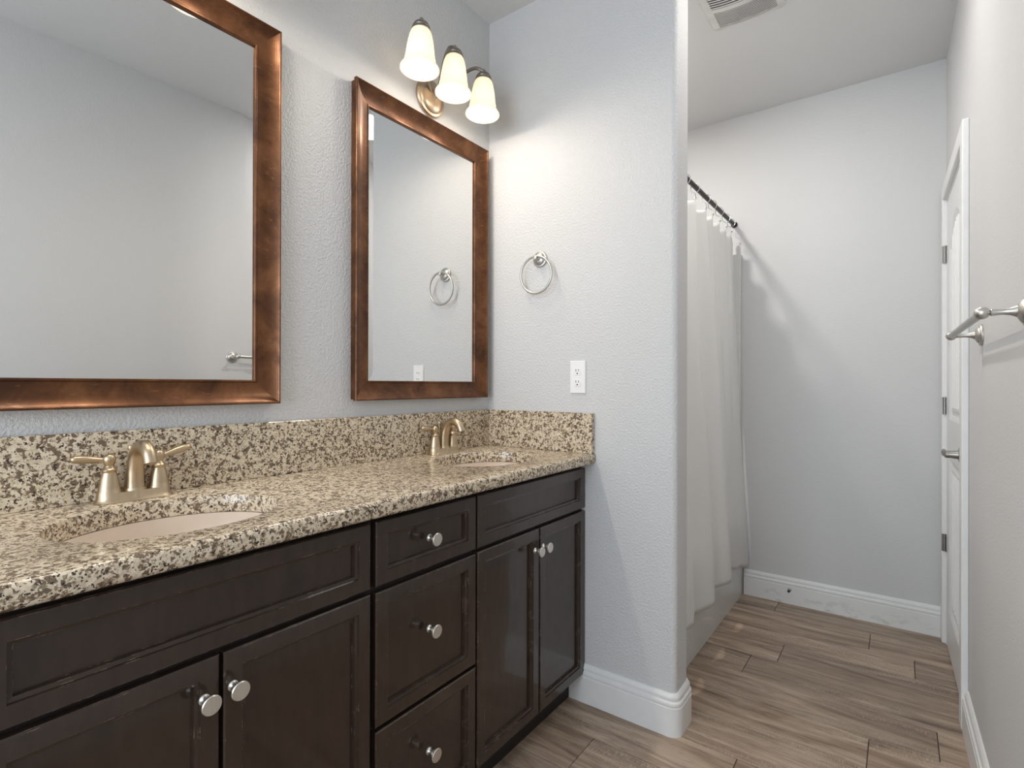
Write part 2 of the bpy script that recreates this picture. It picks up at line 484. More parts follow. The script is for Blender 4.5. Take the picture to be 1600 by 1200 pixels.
# wall behind the camera; its window is added to go with the fill light
bm = bmesh.new()
wx0, wx1, wz0, wz1 = 0.10, 1.40, 0.55, 2.35
box(bm, 0, wx0, BACK-0.12, BACK, -0.05, H); box(bm, wx1, 1.75, BACK-0.12, BACK, -0.05, H)
box(bm, wx0, wx1, BACK-0.12, BACK, -0.05, wz0); box(bm, wx0, wx1, BACK-0.12, BACK, wz1, H)
struct(obj('wall_back', bm, M['wall']), 'grey wall behind the camera', 'wall')
bm = bmesh.new()
for a, b, c, d in ((wx0, wx0+.04, wz0, wz1), (wx1-.04, wx1, wz0, wz1), (wx0, wx1, wz0, wz0+.04), (wx0, wx1, wz1-.04, wz1)):
    box(bm, a, b, BACK-0.09, BACK-0.03, c, d)
struct(obj('added_window', bm, M['trim']), 'added white window frame behind the camera, unseen', 'window')

# short wall at the end of the vanity, rounded drywall corners
HX, HT, HR = 0.752, 0.12, 0.020
bm = bmesh.new()
prism(bm, [(0, 0)] + arc(HX-HR, HR, HR, -90, 0, 8) + arc(HX-HR, HT-HR, HR, 0, 90, 8) + [(0, HT)], 0, H)
struct(obj('wall_partition', bm, M['wall'], smooth=30), 'short grey wall with rounded corner at the vanity end', 'wall')

# baseboards: one profile swept along each wall
BB = [(0, 0), (0.0165, 0), (0.0165, 0.088), (0.0135, 0.0905), (0.0155, 0.094), (0.0165, 0.099), (0.0150, 0.104), (0.0105, 0.1075), (0.0100, 0.111), (0.0115, 0.115), (0.0110, 0.120), (0.0075, 0.1265), (0.0045, 0.130), (0, 0.130)]
def sweep(bm, path, normals):
    loops = [[(p[0] + n[0]*d, p[1] + n[1]*d, z) for d, z in BB] for p, n in zip(path, normals)]
    loft(bm, loops)
bm = bmesh.new()
path = [(0.379, 0)]; nr = [(0, -1)]
for k in range(9):
    a = math.radians(-90 + 90*k/8)
    path.append((HX-HR + HR*math.cos(a), HR + HR*math.sin(a))); nr.append((math.cos(a), math.sin(a)))
for k in range(9):
    a = math.radians(90*k/8)
    path.append((HX-HR + HR*math.cos(a), HT-HR + HR*math.sin(a))); nr.append((math.cos(a), math.sin(a)))
path.append((0.655, HT)); nr.append((0, 1))
sweep(bm, path, nr)
struct(obj('baseboard_partition', bm, M['trim'], smooth=30), 'white moulded baseboard wrapping the short wall', 'baseboard')
bm = bmesh.new(); sweep(bm, [(0.654, D), (1.466, D)], [(0, -1)]*2)
struct(obj('baseboard_far', bm, M['trim_dirty'], smooth=30), 'scuffed white baseboard on the end wall', 'baseboard')
bm = bmesh.new(); sweep(bm, [(BACK, 0), (0.572, 0)], [(0, 1)]*2)
o = obj('baseboard_right', bm, M['trim'], smooth=30, loc=(XR, 0, 0)); o.rotation_euler = (0, 0, RW_ROT)
struct(o, 'white moulded baseboard on the right wall', 'baseboard')

# door casing and door on the right wall
CT = 0.019
bm = bmesh.new()
cw = 0.060
def casing_bar(bm, x0, x1, z0, z1):
    box(bm, x0, x1, 0, CT, z0, z1, 0.004, 2)
casing_bar(bm, DU0-cw, DU0, 0, DZ+cw)
casing_bar(bm, DU1, DU1+cw-0.004, 0, DZ+cw)
casing_bar(bm, DU0-0.002, DU1+0.002, DZ, DZ+cw)
box(bm, DU0-0.004, DU0+0.012, -0.12, 0.004, 0, DZ); box(bm, DU1-0.012, DU1+0.004, -0.12, 0.004, 0, DZ); box(bm, DU0, DU1, -0.12, 0.004, DZ-0.012, DZ+0.004)
o = obj('trim_1', bm, M['trim'], loc=(XR, 0, 0)); o.rotation_euler = (0, 0, RW_ROT)
struct(o, 'white painted casing around the door', 'door casing')

def panel_loops(bm, outline, y_face, steps):
    """recessed moulding: outline (u, z) points, each step (shrink factor about centre in m, depth)"""
    cu_ = sum(p[0] for p in outline)/len(outline); cz_ = sum(p[1] for p in outline)/len(outline)
    u0 = min(p[0] for p in outline); u1 = max(p[0] for p in outline); z0 = min(p[1] for p in outline); z1 = max(p[1] for p in outline)
    loops = []
    for ins, dep in steps:
        su = (u1-u0-2*ins)/(u1-u0); sz = (z1-z0-2*ins)/(z1-z0)
        loops.append([((u0+u1)/2 + (p[0]-(u0+u1)/2)*su, y_face+dep, (z0+z1)/2 + (p[1]-(z0+z1)/2)*sz) for p in outline])
    loft(bm, loops, cap0=False)
door = thing('door_1', 'white panelled door in the right wall, closed, hinged at its far side', 'door', (XR, 0, 0), RW_ROT)
door['kind'] = 'structure'
bm = bmesh.new()
dl0, dl1, dz0, dz1, yf = DU0+0.014, DU1-0.014, 0.010, DZ-0.014, 0.003
sw_, lo0, lo1, up0, up1 = 0.085, 0.17, 0.80, 0.96, 1.66
pu0, pu1 = dl0+sw_, dl1-sw_
# slab built from stiles and rails, panels sunk between them
box(bm, dl0, pu0, yf-0.035, yf, dz0, dz1); box(bm, pu1, dl1, yf-0.035, yf, dz0, dz1)
box(bm, pu0, pu1, yf-0.035, yf, dz0, lo0); box(bm, pu0, pu1, yf-0.035, yf, lo1, up0)
na = 20
archpts = [(pu1 - (pu1-pu0)*k/na, up1 + 0.10*math.sin(PI*k/na)) for k in range(na+1)]
loft(bm, [[(u, y, z) for u, z in archpts + [(pu0, dz1), (pu1, dz1)]] for y in (yf-0.035, yf)])
steps = [(0, 0), (0.010, -0.004), (0.018, -0.009), (0.028, -0.009), (0.040, -0.005)]
panel_loops(bm, [(pu0, lo0), (pu1, lo0), (pu1, lo1), (pu0, lo1)], yf, steps)
panel_loops(bm, [(pu0, up0), (pu1, up0)] + archpts, yf, steps)
for k in range(7):                       # beaded board grooves, raised beads on the panels
    u = pu0 + 0.075 + (pu1-pu0-0.15)*k/6
    for za, zb in ((lo0+.05, lo1-.05), (up0+.05, up1+0.02+0.05*math.sin(PI*(k+0.7)/7.4))):
        tube(bm, [(u, yf-0.006, za), (u, yf-0.006, zb)], 0.0045, 8)
obj('door_leaf', bm, M['trim'], door)
for zc in (0.43, 1.012, 1.655):
    bm = bmesh.new()
    zc = zc
    tube(bm, [(DU1-0.004, CT*0.35+0.004, zc-0.036), (DU1-0.004, CT*0.35+0.004, zc+0.036)], 0.006, 10)
    box(bm, DU1-0.017, DU1-0.001, 0.002, 0.0055, zc-0.036, zc+0.036)
    box(bm, DU1-0.001, DU1+0.003, 0.000, CT+0.0012, zc-0.036, zc+0.036)
    for q in (-0.024, 0, 0.024):
        lathe(bm, [(0.0066, -0.001), (0.0066, 0.001)], 10, Matrix.Translation((DU1-0.004, CT*0.35+0.004, zc+q)))
    h = obj('hinge', bm, M['steel_dull'], door); h['label'] = 'dull steel hinge'
bm = bmesh.new()
hu, hz = dl0+0.06, 0.862
lathe(bm, [(0.031, 0), (0.031, 0.004), (0.027, 0.009), (0.015, 0.012), (0.0125, 0.030), (0.0125, 0.046), (0, 0.048)], 24, frame_to((hu, yf, hz), (0, 1, 0)))
tube(bm, spline([(hu-0.004, yf+0.043, hz), (hu+0.03, yf+0.047, hz+0.002), (hu+0.075, yf+0.045, hz+0.001), (hu+0.105, yf+0.043, hz-0.003)], 5), [0.011]*6+[0.0095]*5+[0.008]*5, 14, (0.75, 1.1))
h = obj('door_handle', bm, M['steel_dull'], door, smooth=True); h['label'] = 'satin nickel lever handle on round rose'

# ------------------------------------------------------------------ vanity cabinets
XF, XB = 0.435, 0.418           # front face of the doors, face of the carcass
KN = 0.0295
def panel_front(name, y0, y1, z0, z1, parent, stile=0.030):
    bm = bmesh.new()
    def rect(i, x): return [(x, y0+i, z0+i), (x, y1-i, z0+i), (x, y1-i, z1-i), (x, y0+i, z1-i)]
    loft(bm, [rect(0, XB+0.0005), rect(0, XF-0.0025), rect(0.0025, XF), rect(stile, XF), rect(stile+0.0008, XF-0.0042), rect(stile+0.0065, XF-0.0055), rect(stile+0.0075, XF-0.0125)])
    return obj(name, bm, M['espresso'], parent)
def knob_at(y, z, parent):
    bm = bmesh.new()
    lathe(bm, [(0.0085, 0), (0.0085, 0.002), (0.006, 0.004), (0.0048, 0.009), (0.0052, 0.013), (0.0085, 0.0165), (0.0090, 0.018), (0.0070, 0.0195), (0.0125, 0.0225), (0.0150, 0.0245), (0.0152, 0.027), (0.0140, 0.0285), (0.0115, 0.0283), (0, 0.0295)], 28, frame_to((XF, y, z), (1, 0, 0)))
    k = obj('knob', bm, M['satin_knob'], parent, smooth=True); k['label'] = 'round satin nickel knob'
    return k
def carcass(y0, y1, parent):
    bm = bmesh.new()
    for a in (y0, y1-0.016): box(bm, 0.002, XB, a, a+0.016, 0.098, 0.8235)
    box(bm, 0.002, XB, y0+0.016, y1-0.016, 0.098, 0.114)
    box(bm, 0.002, 0.008, y0+0.016, y1-0.016, 0.114, 0.8235)
    box(bm, XB-0.004, XB, y0+0.016, y1-0.016, 0.114, 0.8235)
    obj('carcass', bm, M['carcass'], parent)
    bm = bmesh.new(); box(bm, 0.30, 0.378, y0, y1, 0.0, 0.098)
    obj('toe_kick', bm, M['carcass'], parent)

def sink_base(label, y0, ys, y1, group):
    t = thing('vanity_cabinet', label, 'cabinet', (0, 0, 0), 0, group)
    carcass(y0-0.003, y1+0.003, t)
    panel_front('drawer_front', y0, y1, 0.6705, 0.8085, t)
    a = panel_front('door', y0, ys-0.0032, 0.0985, 0.6605, t); knob_at(ys-0.0275, 0.600, a)
    b = panel_front('door', ys+0.0032, y1, 0.0985, 0.6605, t); knob_at(ys+0.0170, 0.602, b)
    return t
sink_base('dark brown two-door sink cabinet under the right-hand basin, against the short wall', -0.5815, -0.2895, -0.0045, 'vanity cabinets')
sink_base('dark brown two-door sink cabinet under the basin nearest the camera', -1.508, -1.2225, -0.9250, 'vanity cabinets')
t = thing('drawer_cabinet', 'dark brown three-drawer cabinet between the two sink cabinets', 'cabinet', (0, 0, 0), 0, 'vanity cabinets')
carcass(-0.9215, -0.5850, t)
for z0, z1, kz in ((0.6705, 0.8085, 0.7405), (0.3755, 0.6585, 0.530), (0.0985, 0.3665, 0.2465)):
    d = panel_front('drawer', -0.9113, -0.5885, z0, z1, t); knob_at(-0.758, kz, d)

# ------------------------------------------------------------------ countertop, splashes, basins
ZC, TH, XC, YL = 0.86, 0.0355, 0.473, -1.535
SINKS = [(0.255, -1.225), (0.245, -0.318)]
SA, SB = 0.182, 0.146            # basin opening: half length along y, half depth along x
def build_counter():
    """slab in three plan pieces: a grid of quads with two oval holes, then edge rounding"""
    bm = bmesh.new()
    nseg = 64
    e = 0.010
    xb, xf = 0.001, XC
    def ellipse(c, z, grow=0):
        return [Vector((c[0] + (SB+grow)*math.cos(2*PI*k/nseg), c[1] + (SA+grow)*math.sin(2*PI*k/nseg), z)) for k in range(nseg)]
    def square(c, z, y0, y1, x0, x1):
        out = []
        for k in range(nseg):
            a = 2*PI*k/nseg; ca, sa = math.cos(a), math.sin(a)
            tx = ((x1-c[0])/ca if ca > 0 else (x0-c[0])/ca) if abs(ca) > 1e-9 else 1e9
            ty = ((y1-c[1])/sa if sa > 0 else (y0-c[1])/sa) if abs(sa) > 1e-9 else 1e9
            t_ = min(tx, ty)
            out.append(Vector((c[0]+ca*t_, c[1]+sa*t_, z)))
        # snap the nearest points to the corners
        for cx, cy in ((x0, y0), (x1, y0), (x1, y1), (x0, y1)):
            i = min(range(nseg), key=lambda k: (out[k].x-cx)**2 + (out[k].y-cy)**2)
            out[i] = Vector((cx, cy, z))
        return out
    ymid = -0.77
    xt = xf - e
    for c, y0, y1 in ((SINKS[0], YL, ymid), (SINKS[1], ymid, 0.0)):
        for z, gr in ((ZC, 0.003), (ZC-TH, 0)):
            A = [bm.verts.new(p) for p in ellipse(c, z, gr)]
            B = [bm.verts.new(p) for p in square(c, z, y0, y1, xb, xt)]
            for k in range(nseg):
                l = (k+1) % nseg
                bm.faces.new((A[k], A[l], B[l], B[k]))
        rings = [ellipse(c, ZC, 0.003), ellipse(c, ZC-0.001, 0.001), ellipse(c, ZC-0.003, 0), ellipse(c, ZC-TH, 0)]
        loft(bm, rings, cap0=False, cap1=False)
    # front edge, eased top and bottom
    prof = [(xt, ZC)] + [(xf-e+e*math.sin(math.radians(a)), ZC-e+e*math.cos(math.radians(a))) for a in (15, 30, 45, 60, 75, 90)] \
         + [(xf-e*1.2+e*1.2*math.cos(math.radians(a)), ZC-TH+e*1.2-e*1.2*math.sin(math.radians(a))) for a in (0, 20, 40, 60, 80, 90)] + [(xt, ZC-TH)]
    ys = [YL, ymid, 0.0]
    rows = [[bm.verts.new((x, y, z)) for x, z in prof] for y in ys]
    for a, b in zip(rows, rows[1:]):
        for i in range(len(prof)-1): bm.faces.new((a[i], a[i+1], b[i+1], b[i]))
    bm.faces.new(rows[0][::-1]); bm.faces.new(rows[-1])
    for y in (YL, 0.0):
        bm.faces.new([bm.verts.new(p) for p in ((xb, y, ZC), (xt, y, ZC), (xt, y, ZC-TH), (xb, y, ZC-TH))])
    bm.faces.new([bm.verts.new(p) for p in ((xb, YL, ZC), (xb, 0, ZC), (xb, 0, ZC-TH), (xb, YL, ZC-TH))])
    bmesh.ops.remove_doubles(bm, verts=bm.verts[:], dist=0.00002)
    return obj('countertop', bm, M['granite'], smooth=30)
tag(build_counter(), 'speckled granite vanity countertop with two oval cutouts', 'countertop')
ZS = 0.9985
bm = bmesh.new(); box(bm, 0.0012, 0.020, YL, -0.0205, ZC+0.0004, ZS, 0.0012, 1)
tag(obj('backsplash', bm, M['granite']), 'long speckled granite backsplash below the mirrors', 'backsplash', 'granite splashes')
bm = bmesh.new(); box(bm, 0.0012, 0.469, -0.0200, -0.0012, ZC+0.0004, ZS, 0.0012, 1)
tag(obj('backsplash', bm, M['granite']), 'short granite side splash against the short wall', 'backsplash', 'granite splashes')

def basin(label, c):
    t = thing('sink_basin', label, 'sink', (c[0], c[1], ZC-TH-0.001), 0, 'undermount basins')
    bm = bmesh.new()
    n = 48
    def el(s, z, add=0): return [((SB*s+add)*math.cos(2*PI*k/n), (SA*s+add)*math.sin(2*PI*k/n), z) for k in range(n)]
    inner = [el(1, 0, 0.010), el(1, 0, -0.002), el(0.985, -0.010), el(0.95, -0.035), el(0.89, -0.065), el(0.78, -0.092), el(0.60, -0.110), el(0.38, -0.118), el(0.18, -0.121)]
    outer = [el(0.18, -0.129), el(0.40, -0.126), el(0.64, -0.118), el(0.83, -0.099), el(0.94, -0.070), el(1.0, -0.036), el(1, -0.010, 0.006), el(1, -0.008, 0.010)]
    loft(bm, inner+outer+[inner[0]], cap0=False, cap1=False)
    bmesh.ops.remove_doubles(bm, verts=bm.verts[:], dist=0.00002)
    obj('bowl', bm, M['porcelain'], t, smooth=50)
    bm = bmesh.new()
    lathe(bm, [(0.031, -0.1295), (0.0315, -0.1195), (0.027, -0.1180), (0.018, -0.1185), (0.017, -0.1165), (0, -0.1150)], 28)
    d = obj('drain', bm, M['nickel_warm'], t, smooth=True); d['label'] = 'metal drain stopper'
    return t
basin('oval bisque undermount basin nearest the camera', SINKS[0])
basin('oval bisque undermount basin by the short wall', SINKS[1])

# ------------------------------------------------------------------ faucets (local x out from the wall, y along it)
def faucet(label, loc):
    t = thing('faucet', label, 'faucet', loc, 0, 'brushed nickel faucets')
    bm = bmesh.new()
    # base plate: stadium plan, flared foot, rising to bosses under the handles and the spout
    def stad(hw, hd, z, n=14):
        pts = []
        for k in range(n+1): a = PI*k/n; pts.append((hd*math.cos(a), hw-hd + hd*math.sin(a), z))
        for k in range(n+1): a = PI + PI*k/n; pts.append((hd*math.cos(a), -(hw-hd) + hd*math.sin(a), z))
        return pts
    loft(bm, [stad(0.0690, 0.0265, 0), stad(0.0695, 0.0265, 0.0015), stad(0.0675, 0.0245, 0.004), stad(0.0645, 0.0220, 0.009), stad(0.0635, 0.0205, 0.0165), stad(0.0625, 0.0195, 0.0195)])
    lathe(bm, [(0.0250, 0.004), (0.0215, 0.015), (0.0195, 0.0245)], 28)
    obj('base_plate', bm, M['nickel_warm'], t, smooth=True)
    for s in (-1, 1):
        bm = bmesh.new()
        mt = Matrix.Translation((0, 0.0435*s, 0))
        lathe(bm, [(0.0205, 0.010), (0.0200, 0.0215), (0.0185, 0.0235), (0.0178, 0.030), (0.0150, 0.047), (0.0115, 0.0595), (0.0128, 0.0618), (0.0130, 0.0655), (0.0095, 0.0685), (0.0075, 0.073), (0.0095, 0.0785), (0.0112, 0.084), (0.0105, 0.0900), (0.0068, 0.0945), (0, 0.0965)], 28, mt)
        h = obj('handle_post', bm, M['nickel_warm'], t, smooth=True)
        bm = bmesh.new()
        tilt = 0.004 if s < 0 else 0.011
        pts = [(0, 0.0435*s, 0.084), (0, 0.055*s, 0.085), (0, 0.070*s, 0.0862+tilt*.3), (0, 0.088*s, 0.0868+tilt*.7), (0, 0.101*s, 0.0866+tilt), (0, 0.1055*s, 0.0862+tilt)]
        tube(bm, spline(pts, 4), [0.0056]*4+[0.0056, 0.0060, 0.0066, 0.0073]+[0.0080, 0.0087, 0.0092, 0.0094]+[0.0094, 0.0092, 0.0088, 0.0083]+[0.0078, 0.0068, 0.0056, 0.0044]+[0.0022], 14, (1.0, 0.85))
        obj('lever', bm, M['nickel_warm'], h, smooth=True)
    bm = bmesh.new()
    pts = spline([(0, 0, 0.010), (-0.001, 0, 0.035), (0.003, 0, 0.066), (0.014, 0, 0.093), (0.034, 0, 0.1085), (0.056, 0, 0.1085), (0.073, 0, 0.097), (0.081, 0, 0.079)], 6)
    n = len(pts)
    rr = []
    for i in range(n):
        t_ = i/(n-1)
        rr.append(0.0188 - 0.0050*min(1, t_/0.45) - 0.0018*max(0, (t_-0.45)/0.55))
    tube(bm, pts, rr, 22)
    e0 = Vector(pts[-1]); dr = (Vector(pts[-1])-Vector(pts[-3])).normalized()
    tube(bm, [e0-dr*0.010, e0-dr*0.010, e0-dr*0.004, e0+dr*0.001, e0+dr*0.004], [0.0112, 0.0128, 0.0131, 0.0131, 0.0112], 22)
    obj('spout', bm, M['nickel_warm'], t, smooth=True)
    bm = bmesh.new()
    lathe(bm, [(0.002, 0.015), (0.002, 0.098), (0.0048, 0.099), (0.0055, 0.103), (0.0048, 0.107), (0, 0.109)], 14, Matrix.Translation((-0.021, 0, 0)))
    obj('lift_rod', bm, M['nickel_warm'], t, smooth=True)
    return t
f1 = faucet('brushed nickel two-handle faucet at the basin nearest the camera', (0.050, -1.2175, ZC))
dup(f1, (0.050, -0.306, ZC), 'brushed nickel two-handle faucet at the basin by the short wall', 'brushed nickel faucets')

# ------------------------------------------------------------------ mirrors
def mirror(label, y0, y1, z0, z1):
    t = thing('wall_mirror', label, 'mirror', (0, 0, 0), 0, 'bronze framed mirrors')
    def rect(i, x): return [(x, y0+i, z0+i), (x, y1-i, z0+i), (x, y1-i, z1-i), (x, y0+i, z1-i)]
    bm = bmesh.new()
    prof = [(0.004, 0.0015), (0.004, 0.018), (0.0, 0.019), (0.0, 0.029), (0.0012, 0.0312), (0.0032, 0.0318), (0.0048, 0.0308), (0.0062, 0.0290)]
    for k in range(1, 13):
        s = k/12
        prof.append((0.0062 + 0.0465*s, 0.0115 + 0.0175*(1-s)**2.6))
    prof += [(0.0545, 0.0130), (0.0575, 0.0135), (0.0590, 0.0128), (0.0600, 0.0110), (0.0600, 0.0015)]
    loft(bm, [rect(i, x) for i, x in prof], cap0=False, cap1=False)
    for p_ in bm.faces: p_.material_index = 0
    fr = obj('frame', bm, [M['bronze']], t)
    bm = bmesh.new()
    loft(bm, [rect(0.0590, 0.0020), rect(0.0595, 0.0062), rect(0.0810, 0.0065)])
    g = obj('mirror_glass', bm, M['mirror'], t); g['label'] = 'bevelled mirror glass'
    return t
mirror('bronze framed mirror over the basin nearest the camera, cut by the picture edge', -1.506, -0.889, 1.046, 2.003)
mirror('bronze framed mirror over the far basin, by the short wall', -0.657, -0.041, 1.047, 2.000)

# ------------------------------------------------------------------ vanity light fixtures
def shade_profile():
    o = [(0.0260, 0.0), (0.0300, -0.006), (0.0345, -0.018), (0.0385, -0.036), (0.0420, -0.058), (0.0445, -0.078), (0.0462, -0.090), (0.0475, -0.0935), (0.0472, -0.097), (0.0490, -0.104), (0.0530, -0.112), (0.0580, -0.119), (0.0605, -0.1235), (0.0605, -0.1260)]
    i = [(r-0.003, z) for r, z in reversed(o)]
    return o + i + [o[0]]
def fixture(label, loc):
    t = thing('vanity_light', label, 'light fixture', loc, 0, 'three-shade vanity lights')
    t.rotation_euler = (math.radians(-2.6), 0, 0)
    bm = bmesh.new()
    lathe(bm, [(0.064, 0), (0.064, 0.006), (0.061, 0.010), (0.053, 0.0115), (0.0515, 0.014), (0.049, 0.0165), (0.044, 0.0195), (0.030, 0.0235), (0.012, 0.0255), (0, 0.026)], 48, frame_to((0.001, 0.008, 0.007), (1, 0, 0)))
    obj('backplate', bm, M['plate_tan'], t, smooth=True)
    for k, dy in enumerate((-0.152, 0.0, 0.152)):
        cx, zt = 0.120, 0.106
        bm = bmesh.new()
        if dy == 0:
            pts = [(0.020, 0.015, 0.0), (0.045, 0.010, 0.045), (0.070, 0.004, 0.115), (0.095, 0, 0.146), (cx, 0, zt+0.030)]
        else:
            pts = [(0.020, 0.015+dy*0.12, 0.010), (0.045, dy*0.40, 0.060), (0.070, dy*0.66, 0.118), (0.098, dy*0.86, 0.146), (cx, dy, zt+0.030)]
        tube(bm, spline(pts, 7), 0.0055, 12)
        obj('arm', bm, M['pewter'], t, smooth=True)
        bm = bmesh.new(); lathe(bm, shade_profile(), 40, cap=False)
        sh = obj('lamp_shade', bm, M['frosted'], t, smooth=True, loc=(cx, dy, zt)); sh['label'] = 'frosted glass bell shade, lit'
        bm = bmesh.new()
        lathe(bm, [(0.0235, -0.006), (0.0290, -0.006), (0.0300, -0.001), (0.0290, 0.002), (0.0268, 0.004), (0.0278, 0.007), (0.0262, 0.011), (0.0225, 0.018), (0.0150, 0.024), (0.0080, 0.0265), (0.0055, 0.028), (0.0065, 0.031), (0.0068, 0.034), (0.0045, 0.0375), (0, 0.038)], 32)
        obj('cap', bm, M['pewter'], sh, smooth=True)
        bm = bmesh.new()
        lathe(bm, [(0.012, -0.010), (0.012, -0.035), (0.016, -0.045), (0.026, -0.068), (0.028, -0.082), (0.022, -0.096), (0.010, -0.104), (0, -0.106)], 24)
        obj('bulb', bm, M['bulb'], sh, smooth=True)
        bulb_light('vanity_bulb_light', (cx, dy, zt-0.124), BULB_W, BULB_C, 0.022, t)
    return t
fixture('three-shade vanity light over the mirror by the short wall', (0.0, -0.3385, 2.079))
fixture('three-shade vanity light over the mirror nearest the camera, above the picture', (0.0, -1.197, 2.079))

# ------------------------------------------------------------------ towel ring, outlet (on the short wall)
t = thing('towel_ring', 'round nickel towel ring on the short wall', 'towel ring', (0.2450, 0, 1.5585))
def rosette(bm, mtx):
    lathe(bm, [(0.0300, 0.0005), (0.0300, 0.004), (0.0280, 0.0065), (0.0235, 0.0075), (0.0225, 0.0095), (0.0170, 0.0130), (0.0105, 0.0170)], 36, mtx)
bm = bmesh.new(); rosette(bm, frame_to((0, 0, 0), (0, -1, 0))); obj('rosette', bm, M['nickel'], t, smooth=True)
bm = bmesh.new()
lathe(bm, [(0.0105, 0.016), (0.0070, 0.020), (0.0060, 0.026), (0.0075, 0.031), (0.0085, 0.036), (0.0070, 0.041), (0, 0.043)], 24, frame_to((0, 0, 0), (0, -1, 0)))
obj('post', bm, M['nickel'], t, smooth=True)
bm = bmesh.new()
tube(bm, [(0.0665*math.sin(2*PI*k/72), -0.034 + 0.012*(1-math.cos(2*PI*k/72))/2*0.6, -0.0620 + 0.0665*math.cos(2*PI*k/72)) for k in range(72)], 0.0044, 14, closed=True)
obj('ring', bm, M['nickel'], t, smooth=True)

t = thing('wall_outlet', 'white double socket outlet on the short wall', 'outlet', (0.4048, 0, 1.1227))
bm = bmesh.new()
def rect_xz(hw, hz, y): return [(-hw, y, -hz), (hw, y, -hz), (hw, y, hz), (-hw, y, hz)]
loft(bm, [rect_xz(0.0308, 0.0570, -0.0004), rect_xz(0.0308, 0.0570, -0.003), rect_xz(0.0285, 0.0547, -0.0062)])
obj('cover_plate', bm, M['plastic'], t)
for dz in (0.0195, -0.0195):
    bm = bmesh.new()
    def face(s, y):
        pts = []
        for k in range(28):
            a = 2*PI*k/28
            pts.append((0.0145*s*math.cos(a), y, dz + max(-0.0125, min(0.0125, 0.0155*math.sin(a)))*s))
        return pts
    loft(bm, [face(1, -0.0060), face(1, -0.0075), face(0.95, -0.0081)])
    rc = obj('receptacle', bm, M['plastic'], t)
    bm = bmesh.new()
    box(bm, -0.0065, -0.0045, -0.0084, -0.0079, dz+0.000, dz+0.0085); box(bm, 0.0040, 0.0060, -0.0084, -0.0079, dz+0.0005, dz+0.0080)
    lathe(bm, [(0.0026, 0.0079), (0.0026, 0.0084), (0, 0.0084)], 14, frame_to((0, 0, dz-0.0065), (0, -1, 0)))
    s_ = obj('slots', bm, M['slot'], rc); s_['label'] = 'dark socket slots'
bm = bmesh.new(); lathe(bm, [(0.0030, 0.006), (0.0030, 0.0072), (0, 0.0075)], 14, frame_to((0, 0, 0), (0, -1, 0)))
obj('screw', bm, M['plastic'], t)

# ------------------------------------------------------------------ towel bar on the right wall (local y points into the room)
t = thing('towel_bar', 'nickel towel bar on round posts on the right wall', 'towel bar', (XR, 0, 1.2365), RW_ROT)
ua, ub, pr = -0.275, 0.300, 0.066
for u in (ua, ub):
    bm = bmesh.new(); rosette(bm, frame_to((u, 0, 0), (0, 1, 0))); obj('rosette', bm, M['nickel'], t, smooth=True)
    bm = bmesh.new()
    lathe(bm, [(0.0115, 0.0160), (0.0075, 0.025), (0.0056, 0.036), (0.0062, 0.046), (0.0070, 0.0525), (0.0055, 0.054)], 24, frame_to((u, 0, 0), (0, 1, 0)))
    lathe(bm, [(0.0001, pr-0.0125)] + [(0.0125*math.sin(PI*k/12), pr-0.0125*math.cos(PI*k/12)) for k in range(1, 12)] + [(0.0001, pr+0.0125)], 24, frame_to((u, 0, 0), (0, 1, 0)))
    obj('post', bm, M['nickel'], t, smooth=True)
bm = bmesh.new(); tube(bm, [(ua, pr, 0), (ub, pr, 0)], 0.0082, 20); obj('bar', bm, M['nickel'], t, smooth=True)

# ------------------------------------------------------------------ bathtub, surround, rod, rings, curtain
TX, TY0, TY1, TZ = 0.649, 0.121, D-0.001, 0.40
bm = bmesh.new()
def rr(x0, x1, y0, y1, r, z, n=6):
    p = []
    for cx, cy, a in ((x1-r, y0+r, -90), (x1-r, y1-r, 0), (x0+r, y1-r, 90), (x0+r, y0+r, 180)):
        p += [(x, y, z) for x, y in arc(cx, cy, r, a, a+90, n)]
    return p
loft(bm, [rr(0.001, TX, TY0, TY1, 0.003, 0), rr(0.001, TX, TY0, TY1, 0.003, TZ-0.02), rr(0.001, TX-0.006, TY0, TY1, 0.003, TZ-0.004), rr(0.003, TX-0.014, TY0, TY1, 0.003, TZ),
          rr(0.06, TX-0.08, TY0+0.07, TY1-0.07, 0.10, TZ), rr(0.07, TX-0.09, TY0+0.08, TY1-0.08, 0.10, TZ-0.02), rr(0.11, TX-0.13, TY0+0.16, TY1-0.13, 0.10, 0.10), rr(0.15, TX-0.17, TY0+0.22, TY1-0.18, 0.08, 0.075)])
tag(obj('bathtub', bm, M['tub'], smooth=30), 'white bathtub apron below the shower curtain', 'bathtub')
bm = bmesh.new()
box(bm, 0.001, 0.637, D-0.024, D-0.001, TZ+0.001, 1.788, 0.003, 2)
tag(obj('tub_surround', bm, M['tub']), 'white wall panel lining the tub alcove, edge showing behind the curtain', 'tub surround')

RX, RZ = 0.600, 1.953
t = thing('curtain_rod', 'dark bronze shower curtain rod', 'curtain rod', (RX, 0.12, RZ))
bm = bmesh.new(); tube(bm, [(0, 0.001, 0), (0, D-0.121, 0)], 0.0105, 20); obj('rod', bm, M['rod'], t, smooth=True)
for y, d in ((0.0006, 1), (D-0.1206, -1)):
    bm = bmesh.new(); lathe(bm, [(0.016, 0), (0.016, 0.010), (0.013, 0.016)], 24, frame_to((0, y, 0), (0, d, 0))); obj('end_cap', bm, M['rod'], t, smooth=True)

